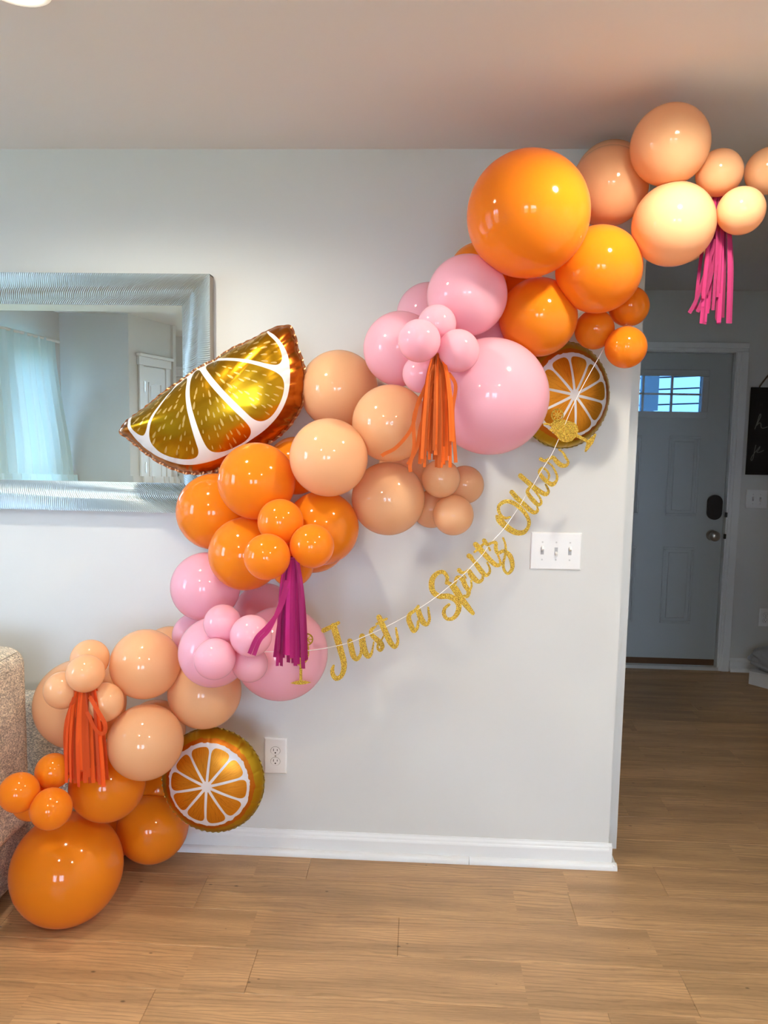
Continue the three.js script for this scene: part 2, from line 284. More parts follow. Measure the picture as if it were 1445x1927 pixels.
// ---------- entry door ----------
{
  const d = structure('door_1'), z = -2.435, x0 = 1.043, x1 = 1.957, y0 = 0.066, y1 = 2.054;
  const s = new THREE.Shape([[x0, y0], [x1, y0], [x1, y1], [x0, y1]].map((p) => new THREE.Vector2(...p)));
  s.holes.push(new THREE.Path([[1.225, 1.68], [1.225, 1.912], [1.775, 1.912], [1.775, 1.68]].map((p) => new THREE.Vector2(...p))));
  mesh('door_leaf', new THREE.ExtrudeGeometry(s, { depth: 0.044, bevelEnabled: false }).translate(0, 0, z - 0.044), doorPaint, d);
  const ring = (a0, a1, b0, b1, w, h) => merge([rbox(a0, a1, b1 - w, b1, z, z + h, 0.005), rbox(a0, a1, b0, b0 + w, z, z + h, 0.005), rbox(a0, a0 + w, b0 + w, b1 - w, z, z + h, 0.005), rbox(a1 - w, a1, b0 + w, b1 - w, z, z + h, 0.005)]);
  for (const [a, b] of [[1.22, 1.413], [1.587, 1.784]]) for (const [c, e] of [[1.014, 1.53], [0.303, 0.809]]) {
    const p = mesh('door_panel', rbox(a + 0.035, b - 0.035, c + 0.035, e - 0.035, z - 0.004, z + 0.006, 0.005), doorPaint, d);
    mesh('panel_moulding', ring(a, b, c, e, 0.016, 0.009), doorPaint, p);
  }
  const lite = mesh('lite_frame', ring(1.185, 1.815, 1.642, 1.95, 0.042, 0.016), doorPaint, d);
  for (const x of [1.41, 1.592]) mesh('muntin', box(x - 0.006, x + 0.006, 1.68, 1.912, z - 0.03, z - 0.012), doorPaint, d);
  mesh('muntin', box(1.225, 1.775, 1.79, 1.802, z - 0.03, z - 0.012), doorPaint, d);
  mesh('pane', box(1.225, 1.775, 1.68, 1.912, z - 0.024, z - 0.019), phys({ color: rgb(0.17, 0.24, 0.32), transmission: 1, roughness: 0, ior: 1.45 }), d);
  mesh('door_sweep', box(x0, x1, 0.024, y0, z - 0.04, z - 0.004), std({ color: rgb(0.12, 0.055, 0.02), roughness: 0.6 }), d);
  mesh('threshold', box(1.02, 1.98, 0, 0.022, -2.55, -2.40), std({ color: rgb(0.62, 0.6, 0.57), roughness: 0.5 }), d);
  mesh('door_jamb', merge([box(1.962, 1.9795, 0.022, 2.07, -2.55, -2.4), box(1.0205, 1.038, 0.022, 2.07, -2.55, -2.4), box(1.0205, 1.9795, 2.058, 2.0745, -2.55, -2.4)]), trimPaint, d);
  mesh('door_stop', merge([box(1.94, 1.962, 0.022, 2.057, -2.496, -2.4805), box(1.038, 1.06, 0.022, 2.057, -2.496, -2.4805), box(1.0605, 1.9395, 2.035, 2.057, -2.496, -2.4805)]), trimPaint, d);
  mesh('door_casing', merge([rbox(1.972, 2.038, 0, 2.064, -2.409, -2.393), rbox(1.99, 2.038, 0, 2.064, -2.397, -2.386), rbox(0.962, 1.028, 0, 2.064, -2.409, -2.393), rbox(0.962, 2.038, 2.065, 2.118, -2.409, -2.393), rbox(0.962, 2.038, 2.083, 2.118, -2.397, -2.386)]), trimPaint, d);
  const pill = new THREE.Shape(); pill.absarc(0, 0.034, 0.042, 0, Math.PI); pill.absarc(0, -0.034, 0.042, Math.PI, 2 * Math.PI);
  mesh('smart_lock', new THREE.ExtrudeGeometry(pill, { depth: 0.022, bevelThickness: 0.004, bevelSize: 0.004, bevelSegments: 3, curveSegments: 20 }).translate(1.895, 1.075, z), dark, d);
  mesh('door_knob', merge([new THREE.SphereGeometry(0.034, 28, 18).scale(1, 1, 0.8).translate(1.892, 0.892, z + 0.055), new THREE.CylinderGeometry(0.033, 0.036, 0.01, 24).rotateX(Math.PI / 2).translate(1.892, 0.892, z + 0.006), new THREE.CylinderGeometry(0.013, 0.013, 0.05, 16).rotateX(Math.PI / 2).translate(1.892, 0.892, z + 0.028)]), metal, d);
  for (const y of [1.03, 0.89]) mesh('strike_plate', rbox(1.956, 1.97, y - 0.016, y + 0.016, -2.412, -2.397, 0.003), dark, d);
}
// outside: neighbour house with siding, porch column, wires
{
  const siding = std({ color: rgb(0.62, 0.68, 0.72), roughness: 0.8 });
  const hs = thing('house', 'pale house corner across the street seen through the entry door glass', 'house', [0, -0.25, -13]);
  mesh('wall', box(-6, 2.6, 0, 5.2, -4, 0), siding, hs);
  mesh('corner_board', box(2.6, 2.75, 0, 5.2, -0.3, 0.03), std({ color: rgb(0.3, 0.42, 0.6), roughness: 0.7 }), hs);
  mesh('roof', new THREE.ExtrudeGeometry(new THREE.Shape([[-6.4, 5.2], [3.1, 5.2], [-1.7, 8]].map((p) => new THREE.Vector2(...p))), { depth: 4.4, bevelEnabled: false }).translate(0, 0, -4.2), std({ color: rgb(0.12, 0.12, 0.13), roughness: 0.9 }), hs);
  const porch = thing('porch', 'covered front porch outside the entry door', 'porch', [1.5, -0.25, -2.6]);
  mesh('roof', box(-2.4, 2.4, 2.75, 2.95, -2.0, 0.02), siding, porch); mesh('deck', box(-2.4, 2.4, 0, 0.2, -2.0, 0), std({ color: rgb(0.4, 0.4, 0.4), roughness: 0.9 }), porch);
  const col = std({ color: rgb(0.80, 0.84, 0.9), roughness: 0.6 });
  const pc = thing('porch_column', 'bluish porch column behind the middle of the entry door glass', 'column', [1.93, -0.25, -4.2]);
  mesh('shaft', box(-0.045, 0.05, 0, 3.0, -0.05, 0.05), col, pc); mesh('downspout', box(-0.12, -0.08, 0, 3.0, -0.03, 0.03), col, pc); mesh('bracket', box(0.05, 0.09, 2.0, 2.35, -0.03, 0.03), col, pc);
  [[1.75, 2.35], [1.95, 2.6], [2.1, 2.8]].forEach(([a, b], i) => tag(mesh('power_line', tube([[-2, a, -9], [4, (a + b) / 2 - 0.02, -9], [10, b, -9]], 0.012, 24, 6), dark), ['lowest', 'middle', 'uppermost'][i] + ' of three thin overhead wires seen through the entry door glass', 'wire', 'overhead wires outside'));
}
// ---------- switch plates, outlets ----------
function wallPlate(name, label, cat, x0, x1, y0, y1, z, kind, n) {
  const t = thing(name, label, cat, [(x0 + x1) / 2, (y0 + y1) / 2, z]), w = (x1 - x0) / 2, h = (y1 - y0) / 2;
  const pts = (i) => [[-w + i, -h + i], [w - i, -h + i], [w - i, h - i], [-w + i, h - i]].map((p) => new THREE.Vector2(...p));
  mesh('plate', new THREE.ExtrudeGeometry(new THREE.Shape(pts(0.005)), { depth: 0.001, bevelThickness: 0.005, bevelSize: 0.005, bevelSegments: 4 }).translate(0, 0, 0.001), plastic, t);
  if (kind === 'toggle') for (let i = 0; i < n; i++) {
    const x = (i - (n - 1) / 2) * 0.0465, down = i === 1 ? -1 : 1;
    mesh('switch_slot', box(x - 0.0055, x + 0.0055, -0.0125, 0.0125, 0.0055, 0.0074), std({ color: rgb(0.45, 0.45, 0.46), roughness: 0.6 }), t);
    mesh('toggle', rbox(x - 0.004, x + 0.004, -0.0065, 0.0065, 0.006, 0.021, 0.002).rotateX(-0.5 * down).translate(0, 0.003 * down, 0.001), plastic, t);
    for (const s of [-1, 1]) mesh('screw', new THREE.CylinderGeometry(0.003, 0.003, 0.001, 12).rotateX(Math.PI / 2).translate(x, s * 0.03, 0.0073), std({ color: rgb(0.6, 0.6, 0.6), roughness: 0.4 }), t);
  } else {
    for (const s of [-1, 1]) {
      const r = mesh('receptacle', new THREE.CylinderGeometry(0.0168, 0.0168, 0.002, 32).rotateX(Math.PI / 2).scale(1, 0.86, 1).translate(0, s * 0.0195, 0.0075), plastic, t);
      mesh('slot', merge([box(-0.0075, -0.0055, s * 0.0195 - 0.001, s * 0.0195 + 0.008, 0.0083, 0.0088), box(0.0055, 0.0075, s * 0.0195, s * 0.0195 + 0.007, 0.0083, 0.0088), new THREE.CylinderGeometry(0.0026, 0.0026, 0.0005, 12).rotateX(Math.PI / 2).translate(0, s * 0.0195 - 0.007, 0.0087), new THREE.TorusGeometry(0.0172, 0.0005, 6, 40).scale(1, 0.86, 1).translate(0, s * 0.0195, 0.0073)]), dark, r);
    }
    mesh('screw', new THREE.CylinderGeometry(0.003, 0.003, 0.001, 12).rotateX(Math.PI / 2).translate(0, 0, 0.0073), metal, t);
  }
}
wallPlate('switch_plate', 'white three-toggle switch plate on the pale wall below the script lettering', 'light switch', 0.377, 0.549, 1.0605, 1.189, 0, 'toggle', 3);
wallPlate('outlet', 'white duplex outlet on the wall beside the lower orange slice disc', 'outlet', -0.538, -0.457, 0.297, 0.4285, 0, 'outlet');
wallPlate('switch_plate', 'white two-toggle switch plate in the dim entry under the black sign', 'light switch', 2.081, 2.216, 1.076, 1.196, -2.41, 'toggle', 2);
wallPlate('outlet', 'white outlet low on the dim entry wall above the grey bedding', 'outlet', 2.2155, 2.296, 0.305, 0.423, -2.41, 'outlet');
// ---------- black sign, box and bedding in the entry ----------
{
  const t = thing('wall_sign', 'black wooden sign with grey script hung by a rope beside the entry door', 'sign', [2.067, 1.2915, -2.41]);
  const w = 0.4, h = 0.552, face = canvasTex(512, 706, (g, W, Hh) => {
    g.fillStyle = '#1b1b1c'; g.fillRect(0, 0, W, Hh);
    for (let i = 0; i < 500; i++) { g.fillStyle = `rgba(${i % 2 ? 44 : 8},${i % 2 ? 44 : 8},${i % 2 ? 46 : 8},0.35)`; g.fillRect(hash(i, 1, 5) * W, hash(i, 2, 5) * Hh, 20 + 90 * hash(i, 3, 5), 1.5); }
    g.strokeStyle = '#73736f'; g.lineCap = 'round'; g.lineJoin = 'round';
    const k = W / w * 0.0033; g.setTransform(k, 0, 0, k, 0, 0);
    const path = (s, lw) => { g.lineWidth = lw; g.beginPath(); const q = parse(s); g.moveTo(...q[0]); for (let i = 1; i < q.length - 1; i++) g.quadraticCurveTo(q[i][0], q[i][1], (q[i][0] + q[i + 1][0]) / 2, (q[i][1] + q[i + 1][1]) / 2); g.lineTo(...q[q.length - 1]); g.stroke(); };
    path('11 79 , 15 66 , 18 52 , 20 50 , 21 54 , 17 64 , 13 74 , 18 67 , 22 68 , 22 76 , 26 78 , 34 75', 1.7);
    path('15 110 , 13 120 , 12 132 , 10 140 , 7 139 , 8 133 , 14 124 , 20 116 , 24 111 , 21 119 , 16 124 , 23 124 , 30 120', 1.5);
    g.strokeStyle = '#2c2c2d'; path('12 28 , 12 38', 1.2); path('18 28 , 18 38 , 18 33 , 22 33 , 22 28 , 22 38', 1.2);
  });
  const board = rbox(0, w, 0, h, 0.002, 0.018, 0.002); const a = board.attributes.uv, p = board.attributes.position;
  for (let i = 0; i < a.count; i++) a.setXY(i, p.getX(i) / w, p.getY(i) / h);
  mesh('board', board, std({ map: face, roughness: 0.8 }), t);
  mesh('rope', tube([[0.05, h - 0.005, 0.012], [0.055, h + 0.012, 0.014], [0.2, h + 0.16, 0.012], [0.345, h + 0.012, 0.014], [0.35, h - 0.005, 0.012]], 0.005, 60, 8), std({ color: rgb(0.12, 0.09, 0.06), roughness: 1 }), t);
}
{
  const c = [2.062, 0, -2.144], ang = Math.atan2(-0.76, 0.65), t = thing('box', 'low white box on the entry floor under the grey bedding', 'box', c);
  t.rotation.y = ang + Math.PI * 0; t.rotation.y = -Math.atan2(0.76, 0.65);
  const white = std({ color: rgb(0.72, 0.72, 0.75), roughness: 0.7 });
  mesh('box_body', rbox(0, 0.5, 0, 0.078, -0.24, 0, 0.003), white, t); mesh('lid', rbox(-0.003, 0.503, 0.078, 0.086, -0.243, 0.003, 0.003), white, t);
  const b = thing('bedding', 'crumpled grey plastic-wrapped bedding lying on the low white box in the entry', 'bedding', [c[0], 0.087, c[2]]); b.rotation.y = t.rotation.y;
  const s = new THREE.SphereGeometry(1, 96, 64), q = s.attributes.position;
  for (let i = 0; i < q.count; i++) {
    let x = q.getX(i), y = q.getY(i), z = q.getZ(i); const f = (v, e) => Math.sign(v) * Math.abs(v) ** e;
    const n = 1 + 0.09 * (fbm(x * 4 + 9, y * 5 + z * 4 + 5, 3, 3) - 0.5) * 2 + 0.05 * Math.sin(9 * z + 6 * x) * Math.abs(x);
    q.setXYZ(i, f(x, 0.55) * 0.27 * n + 0.24, Math.max(0.001, (f(y, 0.7) * 0.075 * n + 0.074)), f(z, 0.6) * 0.125 * n - 0.12);
  }
  s.computeVertexNormals();
  mesh('cover', s, phys({ color: rgb(0.33, 0.345, 0.37), roughness: 0.4, clearcoat: 0.2, clearcoatRoughness: 0.3 }), b);
}
// ---------- sofa ----------
{
  const weave = dataTex(512, 512, (x, y) => {
    const row = Math.floor(y / 5), a = vnoise(x / 7 + row * 37.7, row * 3.1, 4), b = vnoise(x / 2.2, y / 2.2, 8), c = fbm(x / 60, y / 60, 12, 3);
    const k = 0.86 + 0.42 * (a - 0.5) + 0.2 * (b - 0.5) + 0.16 * (c - 0.5) - (y % 5 === 0 ? 0.12 : 0); return [232 * k, 216 * k, 196 * k];
  }, true);
  const bump = dataTex(512, 512, (x, y) => { const row = Math.floor(y / 5), v = 255 * (0.5 * vnoise(x / 7 + row * 37.7, row * 3.1, 4) + 0.5 * Math.sin(Math.PI * ((y % 5) + 0.5) / 5)); return [v, v, v]; });
  const fab = std({ map: weave, color: rgb(1.25, 1.28, 1.3), bumpMap: bump, bumpScale: 0.003, roughness: 0.95 });
  const soft = (x0, x1, y0, y1, z0, z1, r, puff) => {
    const g = new RoundedBoxGeometry(x1 - x0, y1 - y0, z1 - z0, 10, r), p = g.attributes.position, w = x1 - x0, h = y1 - y0, d = z1 - z0, U = [];
    for (let i = 0; i < p.count; i++) {
      let x = p.getX(i), y = p.getY(i), z = p.getZ(i); const e = (a, b) => Math.max(0, 1 - (2 * a / b) ** 2);
      const nx = g.attributes.normal.getX(i), ny = g.attributes.normal.getY(i), nz = g.attributes.normal.getZ(i), m = Math.max(Math.abs(nx), Math.abs(ny), Math.abs(nz));
      U.push(...(m === Math.abs(nx) ? [z, y] : m === Math.abs(ny) ? [x, z] : [x, y]).map((v) => v * 3.2));
      p.setXYZ(i, x + nx * puff * e(y, h) * e(z, d) + (fbm(y * 9 + 3, z * 9, 5, 2) - 0.5) * puff * 0.7, y + ny * puff * e(x, w) * e(z, d), z + nz * puff * e(x, w) * e(y, h));
    }
    g.setAttribute('uv', new THREE.Float32BufferAttribute(U, 2)); g.computeVertexNormals();
    return g.translate((x0 + x1) / 2, (y0 + y1) / 2, (z0 + z1) / 2);
  };
  const t = thing('sofa', 'beige woven fabric sofa at the left edge, against the wall', 'sofa', [0, 0, 0]);
  mesh('back', soft(-2.85, -1.195, 0.1, 0.595, 0.035, 0.125, 0.035, 0.004), fab, t);
  mesh('base', soft(-2.85, -1.29, 0.03, 0.225, 0.14, 0.98, 0.02, 0.004), fab, t);
  mesh('arm', soft(-1.52, -1.228, 0.235, 0.83, 0.30, 0.97, 0.055, 0.02), fab, t);
  mesh('seat_cushion', soft(-2.75, -1.57, 0.235, 0.43, 0.2, 0.96, 0.05, 0.02), fab, t);
  mesh('back_cushion', soft(-2.7, -1.58, 0.44, 0.86, 0.14, 0.34, 0.07, 0.03), fab, t);
  for (const [x, z] of [[-1.36, 0.9], [-2.78, 0.9], [-1.36, 0.2], [-2.78, 0.2]]) mesh('leg', new THREE.CylinderGeometry(0.022, 0.016, 0.04, 16).translate(x, 0.02, z), dark, t);
}
// ---------- balloons ----------
const LATEX = { orange: [0.98, 0.292, 0.005], peach: [0.98, 0.57, 0.30], pink: [0.98, 0.53, 0.63] };
const latex = Object.fromEntries(Object.entries(LATEX).map(([k, c]) => [k, phys({ color: rgb(...c), roughness: 1, transmission: 0.35, specularIntensity: 0.25, clearcoat: 0.9, clearcoatRoughness: 0.08, ior: 1.5 })]));
// colour, x, y, z, radius, label
const BALLOONS = [
  ['peach', 0.644, 2.294, 0.441, 0.103, 'large peach balloon pressed against the ceiling, highest of the garland'],
  ['peach', 0.520, 2.231, 0.298, 0.110, 'large peach balloon touching the right side of the biggest orange balloon'],
  ['peach', 0.565, 2.313, 0.113, 0.110, 'peach balloon mostly hidden, its top peeking out under the ceiling above another peach balloon'],
  ['peach', 0.671, 2.094, 0.420, 0.110, 'large peach balloon in front, just left of the hanging magenta tissue tassel'],
  ['peach', 0.768, 2.154, 0.170, 0.110, 'peach balloon tucked behind the large peach one beside the upper magenta tassel'],
  ['peach', 0.786, 2.230, 0.420, 0.061, 'small peach balloon at the top right, upper left of its cluster of three'],
  ['peach', 0.915, 2.235, 0.420, 0.060, 'small peach balloon cut off by the right edge of the photo'],
  ['peach', 0.830, 2.117, 0.470, 0.061, 'small peach balloon hanging right over the top of the upper magenta tassel'],
  ['orange', 0.272, 2.109, 0.455, 0.165, 'biggest orange balloon of the garland, high up near the ceiling'],
  ['orange', 0.486, 1.984, 0.368, 0.120, 'large orange balloon below the peach ones and above three small orange balloons'],
  ['orange', 0.332, 1.861, 0.294, 0.114, 'large orange balloon beside the upper large pink balloon, above the orange slice disc'],
  ['orange', 0.158, 2.004, 0.218, 0.088, 'orange balloon mostly hidden, showing a sliver left of the biggest orange balloon'],
  ['orange', 0.281, 1.945, 0.109, 0.108, 'hidden orange balloon glimpsed below the biggest orange balloon, next to the pink one'],
  ['orange', 0.613, 1.907, 0.220, 0.060, 'small orange balloon on the right, uppermost of three beside the entry opening'],
  ['orange', 0.511, 1.836, 0.231, 0.059, 'small orange balloon directly above the upper orange slice disc'],
  ['orange', 0.595, 1.779, 0.279, 0.061, 'small orange balloon at the wall corner, lowest of three, beside the twine end'],
  ['pink', 0.118, 1.908, 0.372, 0.114, 'large pink balloon topmost of the upper pink cluster, below the biggest orange balloon'],
  ['pink', 0.010, 1.891, 0.120, 0.101, 'pink balloon half hidden against the wall at the left of the upper pink cluster'],
  ['pink', -0.072, 1.766, 0.280, 0.111, 'large pink balloon at the left side of the upper pink cluster, above peach balloons'],
  ['pink', 0.033, 1.815, 0.461, 0.053, 'small pink balloon highest of the four at the centre of the upper pink cluster'],
  ['pink', -0.014, 1.761, 0.532, 0.057, 'small pink balloon in front left, just above the orange tissue tassel'],
  ['pink', 0.091, 1.739, 0.500, 0.058, 'small pink balloon in front right of the top of the mid orange tassel'],
  ['pink', -0.007, 1.684, 0.400, 0.054, 'small pink balloon lowest of its four, partly behind the mid orange tassel'],
  ['pink', 0.195, 1.625, 0.349, 0.169, 'biggest pink balloon, right of the mid orange tassel and left of the slice disc'],
  ['pink', 0.192, 1.799, 0.169, 0.098, 'hidden pink balloon glimpsed between the upper pink balloon and the biggest pink one'],
  ['peach', -0.271, 1.650, 0.135, 0.126, 'large peach balloon on the wall just right of the gold citrus wedge balloon'],
  ['peach', -0.095, 1.543, 0.334, 0.114, 'large peach balloon at the left of the mid orange tassel, overlapped by loose strips'],
  ['peach', -0.269, 1.441, 0.406, 0.113, 'large peach balloon between the orange cluster and the peach one with tassel strips'],
  ['peach', -0.101, 1.313, 0.260, 0.113, 'large peach balloon at the bottom of the middle peach cluster, beside four small ones'],
  ['peach', -0.058, 1.403, 0.100, 0.084, 'hidden peach balloon glimpsed beneath the tips of the mid orange tassel strips'],
  ['peach', 0.059, 1.379, 0.270, 0.059, 'small peach balloon right under the tips of the mid orange tassel'],
  ['peach', 0.138, 1.355, 0.170, 0.061, 'small peach balloon rightmost of the middle four, against the wall'],
  ['peach', 0.100, 1.267, 0.260, 0.063, 'small peach balloon lowest of the middle four, just left of the script letters'],
  ['peach', 0.034, 1.274, 0.160, 0.061, 'small peach balloon mostly hidden between the large peach one and its small neighbours'],
  ['orange', -0.487, 1.366, 0.370, 0.114, 'large orange balloon just below the gold citrus wedge balloon'],
  ['orange', -0.409, 1.404, 0.140, 0.094, 'orange balloon mostly hidden behind the lower right edge of the gold citrus wedge'],
  ['orange', -0.654, 1.256, 0.215, 0.122, 'large orange balloon overlapping the lower right corner of the mirror frame'],
  ['orange', -0.525, 1.145, 0.353, 0.110, 'large orange balloon at the lower left of the middle orange cluster, above pink balloons'],
  ['orange', -0.298, 1.225, 0.323, 0.112, 'large orange balloon at the right of the middle orange cluster, below a peach balloon'],
  ['orange', -0.354, 1.170, 0.122, 0.119, 'hidden orange balloon whose lower edge shows beneath the right of the middle orange cluster'],
  ['orange', -0.398, 1.258, 0.465, 0.065, 'small orange balloon topmost of three above the lower magenta tassel'],
  ['orange', -0.420, 1.169, 0.544, 0.064, 'small orange balloon in front, left of the top of the lower magenta tassel'],
  ['orange', -0.302, 1.196, 0.504, 0.062, 'small orange balloon in front, right of the top of the lower magenta tassel'],
  ['orange', -0.370, 1.128, 0.435, 0.063, 'small orange balloon partly hidden behind the top of the lower magenta tassel'],
  ['pink', -0.670, 1.024, 0.273, 0.108, 'large pink balloon topmost of the lower pink cluster, below orange ones'],
  ['pink', -0.518, 0.902, 0.105, 0.103, 'pink balloon half hidden at the left of the lower magenta tassel'],
  ['pink', -0.730, 0.846, 0.194, 0.072, 'hidden pink balloon at the left edge of the lower pink cluster'],
  ['pink', -0.601, 0.862, 0.433, 0.103, 'large pink balloon behind four small ones in the lower pink cluster'],
  ['pink', -0.553, 0.971, 0.516, 0.053, 'small pink balloon topmost of four in the lower pink cluster'],
  ['pink', -0.462, 0.949, 0.559, 0.058, 'small pink balloon touched by the loose magenta tassel strips'],
  ['pink', -0.559, 0.885, 0.576, 0.057, 'small pink balloon lowest and front left in the lower pink cluster'],
  ['pink', -0.477, 0.851, 0.505, 0.051, 'small pink balloon behind others, just below the left end of the twine'],
  ['pink', -0.426, 0.824, 0.295, 0.146, 'big pink balloon behind the lower magenta tassel and the upright glitter goblet'],
  ['peach', -0.835, 0.795, 0.357, 0.106, 'large peach balloon topmost of the lower peach cluster, left of the pink ones'],
  ['peach', -0.838, 0.761, 0.126, 0.091, 'hidden peach balloon glimpsed between the lower peach cluster and the pink cluster'],
  ['peach', -0.672, 0.687, 0.283, 0.115, 'large peach balloon above the lower orange slice disc, under pink balloons'],
  ['peach', -0.814, 0.574, 0.422, 0.112, 'large peach balloon in front, at the upper left of the lower slice disc'],
  ['peach', -0.862, 0.522, 0.200, 0.098, 'hidden peach balloon whose rim shows above the front peach one near the lower disc'],
  ['peach', -1.078, 0.633, 0.280, 0.142, 'big peach balloon in front of the sofa back, leftmost of the peach ones'],
  ['peach', -0.983, 0.824, 0.415, 0.057, 'small peach balloon topmost of the lower four, partly behind another'],
  ['peach', -0.953, 0.811, 0.514, 0.054, 'small peach balloon right above the red orange tassel'],
  ['peach', -1.032, 0.751, 0.491, 0.054, 'small peach balloon in front of the big peach one, left of the red orange tassel'],
  ['peach', -0.918, 0.711, 0.470, 0.057, 'small peach balloon at the upper right of the red orange tassel'],
  ['orange', -0.952, 0.416, 0.378, 0.114, 'large orange balloon beneath the tips of the red orange tassel'],
  ['orange', -0.888, 0.166, 0.165, 0.119, 'large orange balloon near the floor at the lower left of the slice disc'],
  ['orange', -0.888, 0.271, 0.092, 0.088, 'hidden orange balloon glimpsed left of the lower slice disc'],
  ['orange', -1.113, 0.488, 0.600, 0.055, 'small orange balloon in front of the sofa, cut by the left photo edge'],
  ['orange', -1.063, 0.508, 0.500, 0.051, 'small orange balloon left of the red orange tassel tips, topmost of its cluster'],
  ['orange', -1.022, 0.444, 0.600, 0.057, 'small orange balloon sitting right on the biggest balloon on the floor'],
  ['orange', -1.129, 0.414, 0.500, 0.058, 'small orange balloon mostly hidden behind two others in front of the sofa'],
  ['orange', -1.074, 0.148, 0.405, 0.167, 'biggest orange balloon resting on the wooden floor beside the sofa'],
  ['orange', -1.049, 0.093, 0.100, 0.078, 'hidden orange balloon by the baseboard behind the balloon on the floor'],];
for (const [i, [color, x, y, z, r, label]] of BALLOONS.entries()) {
  const small = r < 0.068, g = new THREE.SphereGeometry(r, small ? 48 : 72, small ? 32 : 48), p = g.attributes.position, v = new THREE.Vector3(), planes = [];
  for (const [j, b] of BALLOONS.entries()) if (j !== i) {                      // where two balloons press together they flatten against each other
    const n = new THREE.Vector3(b[1] - x, b[2] - y, b[3] - z), d = n.length();
    if (d < r + b[4] && d > 0.01) planes.push([n.divideScalar(d), clamp((d * d + r * r - b[4] * b[4]) / (2 * d), r * 0.25, r) - 0.0006]);
  }
  planes.push([new THREE.Vector3(0, 0, -1), z - 0.001], [new THREE.Vector3(0, 1, 0), H - 0.001 - y], [new THREE.Vector3(0, -1, 0), y - 0.0005]);
  if (x > XE) planes.splice(planes.length - 3, 1);
  const act = planes.filter((q) => q[1] < r);
  for (let k = 0; k < p.count; k++) {
    v.fromBufferAttribute(p, k);
    for (let it = 0; it < 2; it++) for (const [n, t] of act) { const o = v.dot(n) - t; if (o > 0) v.addScaledVector(n, -o); }
    p.setXYZ(k, v.x, v.y, v.z);
  }
  let h = g; if (act.length) { g.deleteAttribute('normal'); const uv = g.attributes.uv; g.deleteAttribute('uv'); h = mergeVertices(g, 1e-6); h.computeVertexNormals(); h.setAttribute('uv', new THREE.Float32BufferAttribute(new Float32Array(h.attributes.position.count * 2), 2)); }
  const m = mesh('balloon', h, latex[color]); m.position.set(x, y, z);
  tag(m, label, 'balloon', (small ? 'small ' : 'large ') + color + ' balloons of the garland');
}
// ---------- foil balloons ----------
// closed outline (x, y) about the origin, inflated to half thickness T; flat crimped seam round the edge
function foil(outline, T, uvOf, pucker, seamW) {
  const n = outline.length, rings = 30, P = [], U = [], I = [];
  const put = (x, y, z) => { P.push(x, y, z); U.push(...uvOf(x, y)); return P.length / 3 - 1; };
  for (const side of [1, -1]) {
    const base = P.length / 3;
    for (let j = 0; j <= rings; j++) for (let i = 0; i < n; i++) {
      const s = 1 - Math.pow(1 - j / rings, 1.6), [x, y] = outline[i], pk = pucker(i / n), edge = Math.pow(s, 7);
      const k = s * (1 - 0.010 * edge * pk), h = T * Math.pow(Math.max(0, 1 - Math.pow(s, 2.3)), 0.56) * (1 - 0.13 * pk * Math.pow(s, 12));
      put(x * k, y * k, side * h);
    }
    for (let j = 0; j < rings; j++) for (let i = 0; i < n; i++) { const a = base + j * n + i, b = base + j * n + (i + 1) % n, c = a + n, d = b + n; if (side > 0) I.push(a, c, d, a, d, b); else I.push(a, d, c, a, b, d); }
  }
  const g = new THREE.BufferGeometry(); g.setAttribute('position', new THREE.Float32BufferAttribute(P, 3)).setAttribute('uv', new THREE.Float32BufferAttribute(U, 2)).setIndex(I);
  g.computeVertexNormals();
  const S = [], SU = [], SI = [];
  for (const z of [0.0006, -0.0006]) for (const k of [0, 1]) for (let i = 0; i < n; i++) { const [x, y] = outline[i], l = Math.hypot(x, y), e = 1 - 0.012 * pucker(i / n) - 0.004 + k * (seamW * (0.75 + 0.25 * pucker((i / n) * 1.0 + 0.003)) / l); S.push(x * e, y * e, z * (1 - k * 0.5) + k * 0.003 * Math.sin(i * 0.9)); SU.push(...uvOf(x, y)); }
  for (let i = 0; i < n; i++) { const j = (i + 1) % n; SI.push(i, n + i, n + j, i, n + j, j); const o = 2 * n; SI.push(o + i, o + n + j, o + n + i, o + i, o + j, o + n + j, n + i, o + n + i, o + n + j, n + i, o + n + j, n + j); }
  const sg = new THREE.BufferGeometry(); sg.setAttribute('position', new THREE.Float32BufferAttribute(S, 3)).setAttribute('uv', new THREE.Float32BufferAttribute(SU, 2)).setIndex(SI); sg.computeVertexNormals();
  return [g, sg];
}
const resample = (pts, n) => new THREE.CatmullRomCurve3(pts.map((p) => new THREE.Vector3(p[0], p[1], 0)), true, 'centripetal', 0.5).getSpacedPoints(n).slice(0, n).map((p) => [p.x, p.y]);
const foilMat = (map, mr, tint = 1) => std({ map, metalnessMap: mr, roughnessMap: mr, metalness: 1, roughness: 1 });
